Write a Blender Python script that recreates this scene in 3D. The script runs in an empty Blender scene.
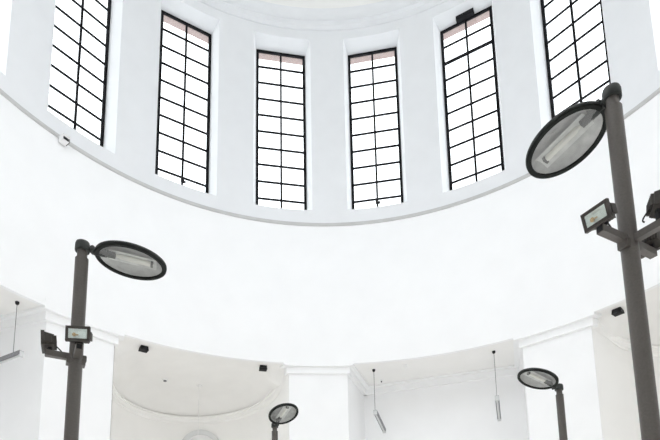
import bpy, math, random
from mathutils import Vector, Matrix
random.seed(7)
C = bpy.context.scene.collection
PI = math.pi
R_ = math.radians

# ------------------------------------------------------------------ materials
def mat(name, col, rough=0.8, metal=0.0, noise=0.0, nscale=6.0, bump=0.0, spec=0.3):
    m = bpy.data.materials.new(name); m.use_nodes = True
    nt = m.node_tree; b = nt.nodes['Principled BSDF']
    b.inputs['Roughness'].default_value = rough
    b.inputs['Metallic'].default_value = metal
    b.inputs['Specular IOR Level'].default_value = spec
    b.inputs['Base Color'].default_value = (*col, 1)
    if noise or bump:
        tc = nt.nodes.new('ShaderNodeTexCoord'); n = nt.nodes.new('ShaderNodeTexNoise')
        n.inputs['Scale'].default_value = nscale; n.inputs['Detail'].default_value = 5
        nt.links.new(tc.outputs['Object'], n.inputs['Vector'])
        if noise:
            r = nt.nodes.new('ShaderNodeValToRGB')
            lo = tuple(max(0, c * (1 - noise)) for c in col); hi = tuple(min(1, c * (1 + noise)) for c in col)
            r.color_ramp.elements[0].position = .3; r.color_ramp.elements[1].position = .7
            r.color_ramp.elements[0].color = (*lo, 1); r.color_ramp.elements[1].color = (*hi, 1)
            nt.links.new(n.outputs['Fac'], r.inputs['Fac']); nt.links.new(r.outputs['Color'], b.inputs['Base Color'])
        if bump:
            bp = nt.nodes.new('ShaderNodeBump'); bp.inputs['Strength'].default_value = bump
            bp.inputs['Distance'].default_value = .01
            nt.links.new(n.outputs['Fac'], bp.inputs['Height']); nt.links.new(bp.outputs['Normal'], b.inputs['Normal'])
    return m

def glass_mat(name, trans, tint, rough=0.02, frost=None):
    m = bpy.data.materials.new(name); m.use_nodes = True
    nt = m.node_tree; nt.nodes.clear()
    out = nt.nodes.new('ShaderNodeOutputMaterial'); mix = nt.nodes.new('ShaderNodeMixShader')
    t = nt.nodes.new('ShaderNodeBsdfTransparent'); t.inputs['Color'].default_value = (*tint, 1)
    g = nt.nodes.new('ShaderNodeBsdfGlossy'); g.inputs['Roughness'].default_value = rough
    g.inputs['Color'].default_value = (.9, .92, .92, 1)
    mix.inputs['Fac'].default_value = 1 - trans
    nt.links.new(t.outputs[0], mix.inputs[1]); nt.links.new(g.outputs[0], mix.inputs[2])
    nt.links.new(mix.outputs[0], out.inputs['Surface'])
    return m

M = {
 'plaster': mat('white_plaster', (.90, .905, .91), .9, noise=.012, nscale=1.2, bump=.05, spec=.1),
 'plaster_upper_shaded': mat('shaded_upper_plaster', (.79, .803, .82), .9, noise=.015, nscale=1.5, bump=.05, spec=.1),  # same white plaster, darkened so the window wall looks shaded
 'plaster_reveal_lit': mat('lit_reveal_plaster', (.90, .91, .92), .9, noise=.01, nscale=1.5, spec=.1),  # lighter copy of the upper plaster, window light put into the colour
 'plaster_warm': mat('warm_white_plaster', (.94, .935, .92), .9, noise=.012, nscale=1.2, bump=.05, spec=.1),
 'plaster_ceiling': mat('grey_white_plaster', (.88, .875, .86), .92, noise=.015, nscale=1.5, spec=.1),
 'course': mat('shaded_course_grey', (.54, .54, .535), .8, noise=.04, nscale=3),  # shade on the string course put into its colour
 'stone_floor': mat('pale_stone_floor', (.86, .84, .81), .5, noise=.06, nscale=2),
 'black_steel': mat('black_window_steel', (.008, .008, .010), .6, spec=.12),
 'brick': mat('pinkish_brick', (.40, .31, .29), .9, noise=.15, nscale=20),
 'outer_grey': mat('grey_outer_render', (.55, .57, .58), .9, noise=.05),
 'post': mat('grey_brown_painted_steel', (.085, .077, .070), .42, noise=.10, nscale=60, bump=.06, spec=.5),
 'post_dark': mat('dark_cast_metal', (.030, .034, .032), .55, noise=.08, nscale=40, bump=.06, spec=.3),
 'flood_body': mat('grey_brown_cast_metal', (.050, .045, .040), .5, noise=.1, nscale=40, spec=.3),
 'rim': mat('near_black_gasket', (.010, .012, .011), .6, spec=.15),
 'reflector': mat('brushed_reflector', (.42, .42, .42), .35, metal=.6, noise=.25, nscale=9),
 'reflection_strip': mat('painted_reflection', (.66, .67, .66), .45, noise=.16, nscale=14),  # pale colour painted in for a lens reflection
 'flood_reflector': mat('bright_reflector', (.80, .82, .80), .3, metal=.7, noise=.1, nscale=20),
 'bulb': mat('frosted_bulb', (.85, .84, .78), .35, spec=.5),
 'amber': mat('amber_lamp_capsule', (.45, .33, .18), .4),
 'cable_black': mat('black_cable', (.015, .015, .015), .6),
 'fixture_black': mat('charcoal_fixture', (.022, .022, .024), .6, spec=.2),
 'tube_grey': mat('grey_tube_housing', (.24, .24, .25), .4, metal=.2, noise=.2, nscale=14),
 'tube_light': mat('pale_tube_cap', (.62, .63, .63), .4),
 'wire': mat('thin_grey_wire', (.22, .22, .22), .5),
 'white_plastic': mat('white_plastic', (.86, .86, .86), .5),
 'frame_white': mat('offwhite_frame_paint', (.72, .73, .73), .7),
 'pane': glass_mat('window_glass', .96, (.97, .985, .985)),
 'lens': glass_mat('lamp_lens', .86, (.76, .77, .76), rough=.12),
 'flood_lens': glass_mat('floodlight_lens', .88, (.93, .96, .95), rough=.03),
}

# ------------------------------------------------------------------ mesh builder
class MB:
    def __init__(s): s.v = []; s.f = []
    def add(s, vs, fs):
        o = len(s.v); s.v += [tuple(v) for v in vs]; s.f += [tuple(i + o for i in f) for f in fs]; return s
    def box(s, c, ax, ay, az):                       # half axes
        c = Vector(c); ax = Vector(ax); ay = Vector(ay); az = Vector(az)
        vs = [c + ax * i + ay * j + az * k for k in (-1, 1) for j in (-1, 1) for i in (-1, 1)]
        return s.add(vs, [(0, 2, 3, 1), (4, 5, 7, 6), (0, 1, 5, 4), (2, 6, 7, 3), (0, 4, 6, 2), (1, 3, 7, 5)])
    def frustum(s, c0, c1, a0, b0, a1, b1):          # rectangle (a0,b0 half axes) at c0 to (a1,b1) at c1
        vs = []
        for c, a, b in ((c0, a0, b0), (c1, a1, b1)):
            c = Vector(c); a = Vector(a); b = Vector(b)
            vs += [c - a - b, c + a - b, c + a + b, c - a + b]
        return s.add(vs, [(3, 2, 1, 0), (4, 5, 6, 7)] + [(i, (i + 1) % 4, 4 + (i + 1) % 4, 4 + i) for i in range(4)])
    def prism(s, poly, z0, z1):
        n = len(poly)
        vs = [(x, y, z0) for x, y in poly] + [(x, y, z1) for x, y in poly]
        return s.add(vs, [tuple(range(n))[::-1], tuple(range(n, 2 * n))] + [(i, (i + 1) % n, n + (i + 1) % n, n + i) for i in range(n)])
    def grid(s, rows, close=False):                  # rows: list of equal-length point lists
        o = len(s.v); n = len(rows[0])
        for r in rows: s.v += [tuple(p) for p in r]
        for i in range(len(rows) - 1):
            for j in range(n if close else n - 1):
                k = (j + 1) % n
                s.f.append((o + i * n + j, o + i * n + k, o + (i + 1) * n + k, o + (i + 1) * n + j))
        return s
    def tube(s, pts, rad, n=16, cap=True):
        pts = [Vector(p) for p in pts]; rads = rad if isinstance(rad, (list, tuple)) else [rad] * len(pts)
        rows = []
        for i, p in enumerate(pts):
            d = (pts[min(i + 1, len(pts) - 1)] - pts[max(i - 1, 0)]).normalized()
            a = d.orthogonal().normalized() if i == 0 else (rows_a - d * rows_a.dot(d)).normalized()
            rows_a = a; b = d.cross(a)
            rows.append([p + (a * math.cos(2 * PI * k / n) + b * math.sin(2 * PI * k / n)) * rads[i] for k in range(n)])
        o = len(s.v); s.grid(rows, True)
        if cap:
            s.f.append(tuple(range(o, o + n))[::-1]); e = o + (len(rows) - 1) * n; s.f.append(tuple(range(e, e + n)))
        return s
    def lathe(s, c, prof, ex=(1, 0, 0), ey=(0, 1, 0), ez=(0, 0, 1), n=48, a0=0, b0=0):
        # prof: list of (scale or (ra, rb), height); ellipse axes ex, ey
        c = Vector(c); ex = Vector(ex); ey = Vector(ey); ez = Vector(ez); rows = []
        for r, h in prof:
            ra, rb = r if isinstance(r, tuple) else (r, r)
            rows.append([c + ez * h + ex * ra * math.cos(2 * PI * k / n) + ey * rb * math.sin(2 * PI * k / n) for k in range(n)])
        return s.grid(rows, True)
    def build(s, name, material, parent=None, smooth=True, angle=35, origin=None, recalc=True):
        me = bpy.data.meshes.new(name)
        o = Vector(origin) if origin is not None else Vector((0, 0, 0))
        me.from_pydata([tuple(Vector(v) - o) for v in s.v], [], s.f); me.update()
        if recalc:
            import bmesh
            bm = bmesh.new(); bm.from_mesh(me); bmesh.ops.recalc_face_normals(bm, faces=bm.faces); bm.to_mesh(me); bm.free()
        if smooth:
            me.polygons.foreach_set('use_smooth', [True] * len(me.polygons))
            me.set_sharp_from_angle(angle=R_(angle))
        me.materials.append(material)
        ob = bpy.data.objects.new(name, me); C.objects.link(ob); ob.location = o
        if parent is not None:
            ob.parent = parent
            ob.matrix_parent_inverse = Matrix.Identity(4)
            ob.location = o - parent_loc(parent)
        return ob

def parent_loc(p):
    v = Vector((0, 0, 0))
    while p is not None: v = v + p.location; p = p.parent
    return v

def empty(name, loc=(0, 0, 0)):
    o = bpy.data.objects.new(name, None); o.empty_display_size = .1; C.objects.link(o); o.location = loc; return o
def tag(o, label=None, cat=None, group=None, kind=None):
    if label: o['label'] = label
    if cat: o['category'] = cat
    if group: o['group'] = group
    if kind: o['kind'] = kind
    return o
def struct(o, label=None):
    o['kind'] = 'structure'
    if label: o['label'] = label
    return o

def pol(r, deg, z=0.0):
    a = R_(deg); return Vector((r * math.sin(a), r * math.cos(a), z))
def bayf(deg):
    a = R_(deg); return Vector((math.sin(a), math.cos(a), 0)), Vector((math.cos(a), -math.sin(a), 0))
def bp(deg, u, v, z=0.0):
    n, t = bayf(deg); p = n * u + t * v; return Vector((p.x, p.y, z))

# ------------------------------------------------------------------ key sizes (metres, drum axis at the origin)
RD = 10.0                       # inner radius of the drum
Z_RING = 9.96                   # lower edge of the drum
Z_COURSE = 15.375               # string course
Z_SILL = 15.98; Z_HEAD = 23.42  # window opening, inner edge
WOFF = {0: .1, 15: -.5, 16: -.5, 17: -.1, 2: -.2, 3: -.5, 4: -.5}; WIN0 = -9.89; WSTEP = 20.0      # first of the 18 windows
A_IN = 6.28                     # half angle of the inner opening
R_FR = 10.5; W_FR = .965; ZF_TOP = 23.21; ZF_BOT = 15.95
PIER0 = -2.8; BAY0 = 19.7       # pier and bay directions, 45 degrees apart

# ------------------------------------------------------------------ floor
fl = MB()
fl.prism([(17.5 * math.sin(2 * PI * k / 64), 17.5 * math.cos(2 * PI * k / 64)) for k in range(64)][::-1], -.2, 0)
struct(fl.build('floor', M['stone_floor'], smooth=False), 'pale stone floor of the rotunda')

# ------------------------------------------------------------------ lower drum wall
lw = MB(); N = 216
lw.grid([[pol(RD, 360 * k / N, z) for k in range(N)] for z in (Z_RING, 12.0, 13.8, Z_COURSE)], True)
lw.grid([[pol(r, 360 * k / N, Z_RING) for k in range(N)] for r in (RD, RD + .12)], True)
struct(lw.build('wall_drum', M['plaster']), 'smooth white lower wall of the round drum')

# ------------------------------------------------------------------ upper drum wall, with 18 openings
uw = MB(); jw = MB(); Z_UP = 23.85
for k in range(18):
    c = WIN0 + WSTEP * k + WOFF.get(k, 0)
    a1, a2 = c + A_IN, WIN0 + WSTEP * (k + 1) + WOFF.get((k + 1) % 18, 0) - A_IN
    seg = [a1 + (a2 - a1) * i / 9 for i in range(10)]
    uw.grid([[pol(RD, a, z) for a in seg] for z in (Z_COURSE, Z_SILL, 18, 21, Z_HEAD, Z_UP)])
    op = [c - A_IN + 2 * A_IN * i / 8 for i in range(9)]
    uw.grid([[pol(RD, a, z) for a in op] for z in (Z_COURSE, Z_SILL)])
    uw.grid([[pol(RD, a, z) for a in op] for z in (Z_HEAD, Z_UP)])
    n, t = bayf(c)
    def fr(s, z): p = n * R_FR + t * s; return Vector((p.x, p.y, z))
    wo = W_FR + .01
    # reveals: head, sill, two jambs
    uw.grid([[pol(RD, a, Z_HEAD) for a in op], [fr(-wo + 2 * wo * i / 8, ZF_TOP + .01) for i in range(9)]])
    jw.grid([[pol(RD, a, Z_SILL) for a in op], [fr(-wo + 2 * wo * i / 8, ZF_BOT - .02) for i in range(9)]])
    for sg in (-1, 1):
        jw.grid([[pol(RD, c + sg * A_IN, z) for z in (Z_SILL, 18, 21, Z_HEAD)],
                 [fr(sg * wo, z) for z in (ZF_BOT - .02, 18, 21, ZF_TOP + .01)]])
struct(uw.build('wall_window_ring', M['plaster_upper_shaded'], recalc=False), 'white upper wall of the drum pierced by tall windows')

struct(jw.build('wall_window_reveals', M['plaster_reveal_lit'], recalc=False), 'white splayed reveals of the tall windows, lightened to look lit')

# string course below the windows
sc = MB()
sc.grid([[pol(r, 360 * k / N, z) for k in range(N)] for r, z in
         ((RD + .02, Z_COURSE + .065), (RD - .045, Z_COURSE + .055), (RD - .05, Z_COURSE - .03), (RD - .025, Z_COURSE - .055), (RD + .02, Z_COURSE - .06))], True)
struct(sc.build('trim_1', M['course']), 'thin string course running round below the windows, greyed for its shade')

# stepped cornice above the windows
cr = MB()
cr.grid([[pol(r, 360 * k / N, z) for k in range(N)] for r, z in
         ((RD + .02, Z_UP - .03), (RD - .05, Z_UP - .02), (RD - .12, Z_UP + .05), (RD - .15, Z_UP + .07), (RD - .15, Z_UP + .28), (RD - .20, Z_UP + .29), (RD - .30, Z_UP + .36),
          (RD - .34, Z_UP + .42), (RD - .34, Z_UP + .62), (RD - .1, Z_UP + .63))], True)
struct(cr.build('trim_2', M['plaster_upper_shaded']), 'stepped white cornice above the tall windows')

# dome
dm = MB(); rd = RD - .15
dm.grid([[pol(rd * math.cos(R_(e)), 360 * k / 120, Z_UP + .6 + 5.2 * math.sin(R_(e))) for k in range(120)] for e in (0, 6, 12, 20, 30, 42, 55, 68, 80, 89.5)], True)
dm.f.append(tuple(range(9 * 120, 10 * 120)))
struct(dm.build('ceiling_dome', M['plaster_ceiling']), 'pale shallow dome over the drum')

# ------------------------------------------------------------------ windows
ROW = .7215
def make_window(k, name):
    c = WIN0 + WSTEP * k + WOFF.get(k, 0)
    n, t = bayf(c); up = Vector((0, 0, 1))
    root = empty(name, n * R_FR + Vector((0, 0, ZF_BOT)))
    struct(root)
    def P(s, z, d=0.0): p = n * (R_FR + d) + t * s; return Vector((p.x, p.y, z))
    fb = MB(); hw = .048; hd = .03
    zt = ZF_TOP
    for s in (-W_FR + hw, W_FR - hw):
        fb.box(P(s, (zt + ZF_BOT) / 2), t * hw, n * hd, up * (zt - ZF_BOT) / 2)
    fb.box(P(0, zt - .05), t * W_FR, n * hd, up * .05)
    fb.box(P(0, ZF_BOT + .03), t * W_FR, n * hd, up * .03)
    fb.build('window_frame', M['black_steel'], root, smooth=False)
    gb = MB()
    gb.box(P(0, (zt + ZF_BOT) / 2), t * .036, n * .022, up * ((zt - ZF_BOT) / 2 - .02))
    for i in range(1, 10):
        h = .034
        if k == 2 and i == 2: h = .06
        gb.box(P(0, zt - .04 - ROW * i), t * (W_FR - .02), n * .02, up * h)
    gb.build('glazing_bars', M['black_steel'], root, smooth=False)
    pb = MB(); pb.box(P(0, (zt + ZF_BOT) / 2, .012), t * (W_FR - .03), n * .003, up * ((zt - ZF_BOT) / 2 - .03))
    pb.build('pane', M['pane'], root, smooth=False)
    # outer reveal: brick lintel and rendered jambs
    lb = MB(); lb.box(P(0, zt + .10, .20), t * (W_FR + .25), n * .16, up * .12)
    lb.build('lintel', M['brick'], root, smooth=False)
    jb = MB()
    for sg in (-1, 1): jb.box(P(sg * (W_FR + .10), (zt + ZF_BOT) / 2, .12), t * .10, n * .085, up * (zt - ZF_BOT) / 2)
    jb.build('outer_jamb', M['outer_grey'], root, smooth=False)
    return root, P, n, t, up
for k in range(18):
    root, P, n, t, up = make_window(k, 'window_%d' % (k + 1))
    if k in (17, 1):                                   # handle low on the middle bar
        hb = MB(); z = ZF_TOP - .04 - ROW * 9
        hb.box(P(-.01, z - .11, -.055), t * .055, n * .035, up * .085); hb.box(P(.02, z - .20, -.065), t * .085, n * .03, up * .035)
        hb.build('window_handle', M['fixture_black'], root, smooth=False)
    if k == 2:                                         # opener motor on the head of the frame
        mb = MB(); mb.box(P(.02, ZF_TOP + .03, -.13), t * .33, n * .09, up * .10)
        mb.build('opener_motor', M['black_steel'], root, smooth=False)

# ------------------------------------------------------------------ piers
PN = {0: 'centre', 1: 'right', 7: 'left'}
for k in range(8):
    a = PIER0 + 45 * k
    flat_right = (k % 2 == 0)                          # rectangular bay on the right of even piers
    ar, al = a + 22.5, a - 22.5
    nr, _ = bayf(ar); nl, _ = bayf(al)
    def poly(u, h, dr, dl):
        fl_, fr_ = bp(a, u, -h), bp(a, u, h)
        br = fr_ + nr * dr; bl = fl_ + nl * dl
        back = [br] + [bp(a, 10.6 + 2.0, h * .6), bp(a, 10.6 + 2.0, -h * .6)] * 0 + [bl]
        return [(p.x, p.y) for p in (fl_, fr_, *back)]
    dr, dl = (2.6, 1.5) if flat_right else (1.5, 2.6)
    name = 'wall_pier_' + PN.get(k, 'rear')
    sh = MB(); sh.prism(poly(10.18, 1.04, dr + 1.2, dl + 1.2), 0, Z_RING - .05)
    struct(sh.build(name, M['plaster'], smooth=False), 'square white pier carrying the drum')
    sr, sl = (dr, .22) if flat_right else (.22, dl)
    bd = MB(); bd.prism(poly(10.08, 1.12, sr, sl), 9.645, 9.893)
    # fascia follows the drum
    h = 7.02
    arc = [pol(RD - .015, a - h + 2 * h * i / 12, 0) for i in range(13)]
    pts = [(p.x, p.y) for p in arc]
    e1 = arc[-1] + nr * (sr + .1); e0 = arc[0] + nl * (sl + .1)
    bd.prism(pts + [(e1.x, e1.y), (e0.x, e0.y)], 9.88, Z_RING - .002)
    bd.grid([[pol(RD - .015, a - h + 2 * h * i / 12, z) for i in range(13)] for z in (Z_RING - .002, Z_RING + .22)])
    for sg in (-1, 1):
        bd.grid([[pol(r, a + sg * h, z) for r in (RD - .015, RD + .01)] for z in (Z_RING - .002, Z_RING + .22)])
    struct(bd.build('trim_%d' % (3 + k), M['plaster'], smooth=False), 'flat stepped cornice capping the pier')

# ------------------------------------------------------------------ bays
HF = 2.99; HB = 2.925; UE = 1.30
def sstep(x): x = max(0, min(1, x)); return x * x * (3 - 2 * x)
BN = {0: 'flat_centre', 6: 'flat_left', 7: 'curved_left', 1: 'curved_right'}
tr = 11
for k in range(8):
    a = BAY0 + 45 * k
    nm = BN.get(k, 'rear')
    if k % 2 == 0:                                     # rectangular bay
        w = MB(); ub = 12.1
        w.grid([[bp(a, ub, v, z) for v in (-HF - .02, HF + .02)] for z in (0, Z_RING)])
        struct(w.build('wall_' + nm, M['plaster'], smooth=False), 'flat white back wall of the bay')
        c = MB()
        c.box(bp(a, ub - .05, 0, 9.77), bayf(a)[1] * (HF + .01), bayf(a)[0] * .055, Vector((0, 0, .125)))
        c.box(bp(a, ub - .10, 0, 9.922), bayf(a)[1] * (HF - .12), bayf(a)[0] * .10, Vector((0, 0, .036)))
        struct(c.build('trim_%d' % tr, M['plaster'], smooth=False), 'straight cornice at the top of the back wall'); tr += 1
        g = MB(); vs = [-HF - .05 + (2 * HF + .1) * i / 24 for i in range(25)]
        g.grid([[bp(a, math.sqrt(RD * RD - v * v) + .002, v, Z_RING + .001) for v in vs], [bp(a, ub, v, Z_RING + .001) for v in vs]])
        struct(g.build('ceiling_' + nm, M['plaster_ceiling'], smooth=False), 'flat pale grey soffit of the bay')
    else:                                              # curved exedra
        uc = 11.6; zc = 9.43
        path = [(9.80 + (uc - 9.80) * i / 8, -HB) for i in range(8)] + [(uc + UE * HB * math.sin(th), -HB * math.cos(th)) for th in [PI * i / 48 for i in range(49)]] + [(9.80 + (uc - 9.80) * i / 8, HB) for i in range(7, -1, -1)]
        def cz(u, v):
            dw = HB - abs(v) if u < uc else HB - math.hypot((u - uc) / UE, v)
            hf = math.hypot(u, v) - RD
            return zc + .02 + (Z_RING - zc - .02) * max(sstep(dw / 1.0), 1 - sstep((hf - .40) / .5))
        w = MB()
        w.grid([[bp(a, u, v, 0) for u, v in path], [bp(a, u, v, zc) for u, v in path], [bp(a, u, v, cz(u, v)) for u, v in path]])
        struct(w.build('wall_' + nm, M['plaster_warm']), 'curved white wall of the exedra')
        c = MB(); rows = []
        for off, z in ((0, zc + .02), (.16, zc), (.16, zc - .05), (.10, zc - .07), (.09, zc - .22), (.05, zc - .24), (.04, zc - .27), (0, zc - .28)):
            r = []
            for u, v in path:
                k_ = sstep((u - 9.85) / 1.3)
                if u <= uc: r.append(bp(a, u, v - math.copysign(.004 + off * k_, v), z + .40 * (1 - k_)))
                else:
                    s = (HB - off) / HB; r.append(bp(a, uc + (u - uc) * s, v * s, z))
            rows.append(r)
        c.grid(rows)
        struct(c.build('trim_%d' % tr, M['plaster_warm']), 'curved cornice round the exedra'); tr += 1
        g = MB(); rows = []
        for j in range(0, 33):
            t_ = -1 + 2 * j / 32; v = HB * math.sin(PI * t_ / 2)
            u0 = math.sqrt(RD * RD - v * v) + .002; u1 = uc + UE * math.sqrt(max(0, HB * HB - v * v))
            rows.append([bp(a, u0 + (u1 - u0) * i / 24, v, cz(u0 + (u1 - u0) * i / 24, v) + .001) for i in range(25)])
        g.grid(rows)
        struct(g.build('ceiling_' + nm, M['plaster_ceiling'], angle=60), 'coved pale grey ceiling of the exedra')

# arched window in the back of the left exedra (only its head is in the picture)
aE = BAY0 + 45 * 7
nE, tE = bayf(aE)
vE = 1.15
aN = aE + 22
nA, tA = bayf(aN); cA = bp(aE, 15.02, vE, 0)
def af(x, d, z): p = cA + tA * x + nA * d; return Vector((p.x, p.y, z))
root = struct(empty('window_19', af(0, 0, 6.0)), 'arched window at the back of the curved bay, only its head in view')
ZA = 7.98
def arch(mb, prof, zs, zb, n=28):
    rows = []
    for r, d in prof:
        rows.append([af(-r, d, zb)] + [af(-r * math.cos(PI * i / n), d, zs + r * math.sin(PI * i / n)) for i in range(n + 1)] + [af(r, d, zb)])
    mb.grid(rows)
ab = MB(); arch(ab, [(.86, .25), (.86, -.20), (.75, -.22), (.66, -.18), (.64, .1)], ZA, 6.0); ab.build('window_frame', M['frame_white'], root)
gp = MB(); ring = [af(-.66, -.12, 6.0)] + [af(-.66 * math.cos(PI * i / 28), -.12, ZA + .66 * math.sin(PI * i / 28)) for i in range(29)] + [af(.66, -.12, 6.0)]
gp.add(ring, [tuple(range(len(ring)))]); gp.build('pane', M['white_plastic'], root, smooth=False)

# ------------------------------------------------------------------ lamp posts
def floodlight(post, base, az, tilt, size=1.0, pan=0, lift=.085):
    """bracket-mounted floodlight standing on the end of an arm; base = point on the arm's top"""
    a = R_(az + pan); t = R_(tilt)
    f = Vector((math.cos(a) * math.cos(t), math.sin(a) * math.cos(t), math.sin(t)))
    r = Vector((-math.sin(a), math.cos(a), 0)) * -1
    u = r.cross(f)
    s = size; hw, hh = .112 * s, .074 * s
    c = Vector(base) + Vector((0, 0, lift)) + f * .03
    body = MB()
    body.frustum(c - f * .07 * s, c + f * .015 * s, r * hw * .74, u * hh * .70, r * hw * .90, u * hh * .88)
    for i in range(-3, 4):                                                       # cooling fins on the back
        body.box(c - f * .078 * s + r * hw * .2 * i, r * .004, f * .014, u * hh * .62)
    # front frame as four bars
    fc = c + f * .03 * s; fd = f * .016 * s; b = .013 * s
    for sg in (-1, 1):
        body.box(fc + u * (hh - b) * sg, r * hw, fd, u * b); body.box(fc + r * (hw - b) * sg, r * b, fd, u * (hh - b))
    body.box(fc - f * .014 * s, r * (hw - .01), f * .003, u * (hh - .01))
    body.box(c - f * .02 - r * hw * .93, r * .012, f * .03, u * hh * .5)           # junction box
    fo = body.build('floodlight', M['flood_body'], post, smooth=False, origin=c)
    rb = MB(); rb.frustum(fc + f * .010 * s, fc - f * .008 * s, r * (hw - 2 * b), u * (hh - 2 * b), r * hw * .6, u * hh * .45)
    rb.f.pop(-6)
    rb.build('reflector', M['flood_reflector'], fo, smooth=False, origin=c)
    lb = MB(); q = fc + r * hw * .30 - u * hh * .12 + f * .006
    lb.lathe(q, [(.002, .016), (.012, .014), (.018, .006), (.018, -.006)], r, u, f, n=16); lb.tube([q, q - r * hw * .35], .007, 8)
    lb.build('bulb', M['amber'], fo, origin=c)
    gl = MB(); gl.box(fc + f * .012 * s, r * (hw - 1.6 * b), f * .002, u * (hh - 1.6 * b)); gl.build('lens', M['flood_lens'], fo, smooth=False, origin=c)
    yk = MB()
    yk.tube([Vector(base) - Vector((0, 0, .01)), c - f * .03 - u * hh * .5], [.026, .022], 12)
    yk.tube([c - f * .03 - u * (hh * .9) - r * .035, c - f * .03 - u * (hh * .9) + r * .035], .016, 10)
    yk.build('yoke', M['fixture_black'], fo, origin=c)
    cb = MB(); p0 = c - f * .075 * s - u * hh * .3
    pts = [p0 + (Vector(base) - f * .10 - p0) * (i / 10) - f * .035 * math.sin(PI * i / 10) + Vector((0, 0, -.03 * math.sin(PI * i / 10))) for i in range(11)]
    cb.tube(pts, .006, 8); cb.build('cable', M['cable_black'], fo, origin=c)
    return fo

def lamp_post(x, y, ztop, az, tilt, label, arm_z=None, arms=(), pr=.066, off=.117):
    post = empty('lamp_post', (x, y, 0))
    tag(post, label, 'street lamp', 'lamp posts standing inside the rotunda')
    zc = ztop - .015                       # underside of cap
    b = MB(); b.tube([(x, y, 0), (x, y, .03)], .16, 24); b.tube([(x, y, .03), (x, y, zc - .085)], [pr * 1.05, pr], 32)
    b.build('pole', M['post'], post)
    b = MB(); b.tube([(x, y, zc - .087), (x, y, zc - .075), (x, y, zc + .01)], [pr * .95, pr * .76, pr * .76], 28); b.build('neck', M['post'], post)
    a = R_(az); t = R_(tilt); d = Vector((math.cos(a), math.sin(a), 0))
    f = Vector((math.cos(a) * math.cos(t), math.sin(a) * math.cos(t), math.sin(t))); s = Vector((-math.sin(a), math.cos(a), 0)); w = f.cross(s)
    b = MB(); b.lathe((x, y, zc), [(.001, 0), (pr * 1.08, 0), (pr * 1.12, .012), (pr * 1.12, .075), (pr * 1.0, .10), (pr * .7, .112), (.001, .115)], n=32)
    b.build('cap', M['post_dark'], post)
    la, lb_ = .37, .308
    p0 = Vector((x, y, zc + .035)); hc = Vector((x, y, ztop)) + f * (off + la)
    b = MB(); b.tube([p0 + d * .05, p0 + d * .095, hc - f * (la - .03) + w * .02], [.035, .030, .036], 16)
    b.tube([p0 + d * .10 - s * .05, p0 + d * .10 + s * .05], .024, 12)
    b.build('arm', M['post_dark'], post)
    hb = MB(); E = lambda q: (la * q, lb_ * q) if not isinstance(q, tuple) else q
    hb.lathe(hc, [((la - .05, lb_ - .05), .012), ((la - .006, lb_ - .006), .004), ((la, lb_), .014), ((la - .002, lb_ - .002), .026), ((la - .03, lb_ - .03), .044),
                  ((la * .80, lb_ * .80), .062), ((la * .55, lb_ * .55), .076), ((la * .25, lb_ * .25), .082), ((.002, .002), .084)], f, s, w, n=64)
    hb.tube([hc - f * (la + .01) + w * .02, hc - f * la * .7 + w * .05], [.040, .06], 14)
    head = hb.build('lamp_head', M['post_dark'], post, origin=hc)
    rm = MB(); k = .046
    rm.lathe(hc, [((la - .004, lb_ - .004), .012), ((la - .002, lb_ - .002), -.006), ((la - .012, lb_ - .012), -.016), ((la - k, lb_ - k), -.014), ((la - k - .004, lb_ - k - .004), .002), ((la - k, lb_ - k), .014)], f, s, w, n=64)
    rm.build('rim', M['rim'], head, origin=hc)
    rf = MB()
    rf.lathe(hc, [((la - .046, lb_ - .046), .004), ((la * .80, lb_ * .76), .030), ((la * .66, lb_ * .46), .058), ((la * .5, lb_ * .2), .062), ((.01, .01), .064)], f, s, w, n=64)
    rf.build('reflector', M['reflector'], head, origin=hc)
    tg = MB(); hwid = lb_ * .30                                                  # pale strip standing for the bright reflection on the lens
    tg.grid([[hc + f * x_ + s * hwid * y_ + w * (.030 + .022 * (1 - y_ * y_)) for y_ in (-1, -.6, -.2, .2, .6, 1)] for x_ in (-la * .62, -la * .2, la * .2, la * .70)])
    tg.build('reflection_strip', M['reflection_strip'], head, origin=hc)
    bl = MB(); q = hc - f * la * .42 + w * .03
    bl.tube([q, q + f * .03, q + f * .05, q + f * .34, q + f * .37, q + f * .385], [.016, .016, .026, .026, .018, .004], 14)
    bl.build('bulb', M['bulb'], head, origin=hc)
    for q, l_ in ((-la * .56, .045), (la * .57, .012)):
        so = MB(); so.box(hc + f * q + w * .03, f * l_, s * .03, w * .022); so.build('lamp_holder', M['post_dark'], head, smooth=False, origin=hc)
    gl = MB(); gl.lathe(hc, [((.002, .002), -.012), ((la * .5, lb_ * .5), -.011), ((la - k + .002, lb_ - k + .002), -.004)], f, s, w, n=64)
    gl.build('lens', M['lens'], head, origin=hc)
    for aaz, ln, ftilt, pan, *more in arms:
        d2 = Vector((math.cos(R_(aaz)), math.sin(R_(aaz)), 0)); s2 = Vector((-d2.y, d2.x, 0))
        bb = MB(); p = Vector((x, y, arm_z))
        bb.box(p + d2 * (pr * .7 + (ln - pr * .7) / 2), d2 * (ln - pr * .7) / 2, s2 * .030, Vector((0, 0, .030)))
        br = bb.build('bracket_arm', M['post'], post, smooth=False, origin=p)
        eb = MB(); eb.box(p + d2 * (ln + .0015), d2 * .002, s2 * .023, Vector((0, 0, .023))); eb.build('end_shade_plate', M['fixture_black'], br, smooth=False, origin=p)  # dark plate stands for the shade inside the hollow arm
        if ftilt is not None: floodlight(post, p + d2 * (more[0] if more else ln - .035) + Vector((0, 0, .030)), aaz, ftilt, pan=pan, lift=more[1] if more else .085)
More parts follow.
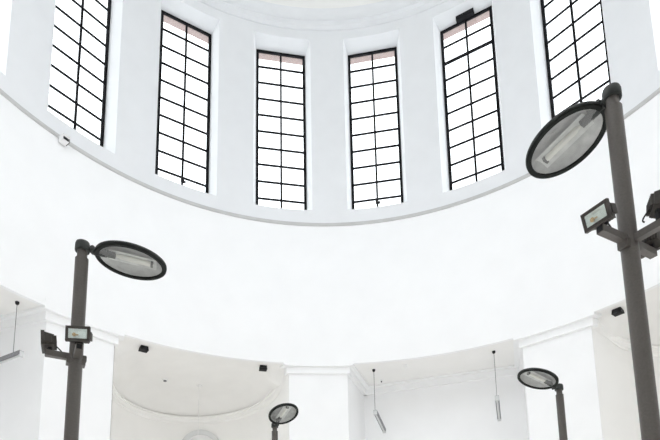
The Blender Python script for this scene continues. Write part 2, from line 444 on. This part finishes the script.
    if arms:
        d2 = Vector((math.cos(R_(28)), math.sin(R_(28)), 0)); s2 = Vector((-d2.y, d2.x, 0))
        cl = MB(); cl.box((x, y, arm_z - .045), d2 * (pr + .022), s2 * .045, Vector((0, 0, .032)))
        cl.build('clamp', M['post'], post, smooth=False)
    return post

CX, CY = .734, 9.148
lamp_post(-2.361 - CX, 5.434 - CY, 5.258, 16, -6.5, 'grey lamp post at the left with head pointing right, two floodlights on arms below it',
          4.07, ((-152, .28, -4, -6), (-62, .30, -4, -20), (28, .095, None, 0)))
lamp_post(2.542 - CX, 4.168 - CY, 5.738, 123, -12.6, 'tall nearest lamp post at the right edge with large oval head pointing left',
          4.415, ((-152, .355, -14, 0), (-60, .33, -6, 42, .245, .14), (30, .34, -10, 0)), off=.074)
lamp_post(-.812 - CX, 12.005 - CY, 5.41, -63, 16.9, 'small far lamp post standing just left of the middle pier, head seen from below')
lamp_post(4.412 - CX, 9.778 - CY, 5.327, -158, 14.9, 'far lamp post standing before the right pier with head pointing left')

# ------------------------------------------------------------------ small fixtures
def spot(x, y, z, az, label):
    o = empty('ceiling_spotlight', (x, y, z)); tag(o, label, 'spotlight', 'black spotlights under the curved bays')
    n, t = bayf(az); up = Vector((0, 0, 1)); b = MB()
    b.frustum(Vector((x, y, z)), Vector((x, y, z - .12)), t * .12, n * .10, t * .13, n * .115); b.box(Vector((x, y, z - .13)), t * .135, n * .12, up * .012)
    b.build('housing', M['fixture_black'], o, smooth=False)
    g = MB(); g.box(Vector((x, y, z - .145)), t * .10, n * .07, up * .004); g.build('lens', M['fixture_black'], o, smooth=False)
spot(-6.19, 8.45, Z_RING, -36, 'black box spotlight under the curved bay ceiling beside the left pier')
spot(-2.45, 10.13, Z_RING, -13.5, 'black box spotlight under the curved bay ceiling beside the middle pier')
spot(8.20, 6.42, Z_RING, 51.9, 'black box spotlight under the ceiling between right pier and nearest lamp post')

def tube_light(p, az, length, drop, label, sag=.3, over=0.0):
    """linear lamp: one end hung on a wire from the soffit, the other fixed to the back wall"""
    x, y = p; n, t = bayf(az); o = empty('tube_light', (x, y, Z_RING)); tag(o, label, 'hanging lamp', 'tube lamps hung in the flat bays')
    z = Z_RING - drop; up = Vector((0, 0, 1)); n = (n * length - up * sag).normalized(); a = Vector((x, y, z)) - n * over; e = a + n * length
    b = MB(); b.lathe((x, y, Z_RING), [(.001, 0), (.055, 0), (.055, -.05), (.03, -.085), (.001, -.09)], n=16); b.build('ceiling_mount', M['fixture_black'], o)
    b = MB(); b.tube([(x, y, Z_RING - .08), (x, y, z + .05)], .009, 6); b.build('wire', M['wire'], o)
    b = MB(); b.box(a + n * length / 2 + up * .035, n * length / 2, t * .065, up * .055); h = b.build('housing', M['tube_grey'], o, smooth=False)
    b = MB(); b.tube([a - up * .03 + n * .05, e - up * .03 - n * .05], .032, 12); b.build('tube', M['tube_light'], h)
    for q in (a + n * .02, e - n * .02): b = MB(); b.box(q, n * .03, t * .06, up * .075); b.build('end_cap', M['tube_light'], h, smooth=False)
tube_light((1.52, 10.55), 19.7, 1.45, 1.62, 'grey tube lamp on a wire just right of the middle pier')
tube_light((5.43, 9.14), 19.7, 1.45, 1.66, 'grey tube lamp on a wire just left of the right pier')
tube_light((-8.84, 5.56), -62, 1.7, 1.62, 'grey tube lamp on a wire at the left edge of the photo', .05, .36)

# hanging white cable with a globe in the left exedra
o = empty('pendant_lamp', (-5.06, 11.85, Z_RING)); tag(o, 'faint white pendant cable hanging from the ceiling of the left curved bay', 'hanging lamp')
b = MB(); b.lathe((-5.06, 11.85, Z_RING + .01), [(.001, 0), (.11, 0), (.11, -.03), (.04, -.07), (.001, -.075)], n=20); b.build('ceiling_rose', M['white_plastic'], o)
b = MB(); b.tube([(-5.06, 11.85, Z_RING - .05), (-5.06, 11.85, 6.0)], .010, 6); b.build('cable', M['white_plastic'], o)
b = MB(); b.lathe((-5.06, 11.85, 5.8), [(.002, .21), (.08, .19), (.16, .12), (.2, 0), (.16, -.12), (.08, -.19), (.002, -.21)], n=24); b.build('globe', M['white_plastic'], o)

# smoke detectors
def detector(x, y, z, r, m, label):
    o = empty('smoke_detector', (x, y, z)); tag(o, label, 'smoke detector')
    b = MB(); b.lathe((x, y, z + .005), [(.001, 0), (r, 0), (r, -.03), (r * .8, -.05), (.001, -.055)], n=20); b.build('housing', M['white_plastic'], o)
    b = MB(); b.lathe((x, y, z - .05), [(r * .55, 0), (r * .55, -.035), (.001, -.04)], n=16); b.build('sensor', m, o)
detector(-6.2, 11.2, Z_RING, .11, M['tube_grey'], 'small round grey and white detector on the left curved ceiling')
detector(1.91, 11.55, Z_RING, .045, M['fixture_black'], 'tiny dark detector on the flat soffit right of the middle pier')
detector(2.6, 10.2, Z_RING, .08, M['white_plastic'], 'pale detector at the front edge of the middle flat soffit')

# security camera on the string course, left
a = WIN0 - 40 - 4.1 ; n, t = bayf(a); up = Vector((0, 0, 1))
o = empty('security_camera', pol(RD - .05, a, 15.24)); tag(o, 'small pale camera fixed on the string course below the leftmost window', 'camera')
b = MB(); q = pol(RD - .16, a, 15.24)
b.box(q, t * .10, n * .11, up * .075); b.box(q - n * .02 + up * .085, t * .115, n * .14, up * .01); b.build('housing', M['white_plastic'], o, smooth=False)
b = MB(); b.box(q - n * .115 - up * .02, t * .085, n * .008, up * .04); b.build('lens', M['fixture_black'], o, smooth=False)
b = MB(); b.box(q + t * .115, t * .015, n * .09, up * .06); b.build('bracket', M['fixture_black'], o, smooth=False)

# ------------------------------------------------------------------ light
w = bpy.data.worlds.new('World'); bpy.context.scene.world = w; w.use_nodes = True
bg = w.node_tree.nodes['Background']; bg.inputs['Color'].default_value = (.955, .97, 1, 1); bg.inputs['Strength'].default_value = 2.7

PW = 53
def area(name, loc, target, size, power, col=(1, 1, 1)):
    l = bpy.data.lights.new(name, 'AREA'); l.energy = power; l.shape = 'RECTANGLE'; l.size, l.size_y = size; l.color = col; l.spread = R_(120)
    ob = bpy.data.objects.new(name, l); C.objects.link(ob); ob.location = loc
    ob.rotation_euler = (Vector(target) - Vector(loc)).to_track_quat('-Z', 'Y').to_euler(); return ob

# daylight pouring in through the twelve windows behind and beside the camera
for k in range(4, 16):
    a = WIN0 + WSTEP * k
    area('window_daylight', pol(9.6, a, 19.6), (0, 0, 6), (1.9, 6.8), PW, (.965, .97, 1))

# added fill lamp under the closed dome; floor bounce brightens the bays
sk = area('floor_fill', (0, 0, 28.6), (0, .001, 0), (5.0, 5.0), 420, (.985, .98, 1)); sk.data.shape = 'DISK'; sk.data.spread = R_(42)

# ------------------------------------------------------------------ camera
cam = bpy.data.cameras.new('camera'); co = bpy.data.objects.new('camera', cam); C.objects.link(co)
r = Vector((0.99990955, 0.00227109, -0.01325671)); u = Vector((0.01344984, -0.16884088, 0.98555155)); f = Vector((0, 0.9856407, 0.16885616))
mw = Matrix((( r.x, u.x, -f.x, -CX), (r.y, u.y, -f.y, -CY), (r.z, u.z, -f.z, 1.6), (0, 0, 0, 1)))
co.matrix_world = mw
cam.sensor_width = 36; cam.lens = 575.4746 * 36 / 660
cam.shift_x = 16.704 / 660; cam.shift_y = 286.136 / 660
cam.clip_start = .05; cam.clip_end = 500
s = bpy.context.scene; s.camera = co
s.view_settings.view_transform = 'Standard'; s.view_settings.look = 'None'; s.view_settings.exposure = -0.02
s.cycles.max_bounces = 16; s.cycles.diffuse_bounces = 12; s.cycles.transparent_max_bounces = 16
s.cycles.use_denoising = True
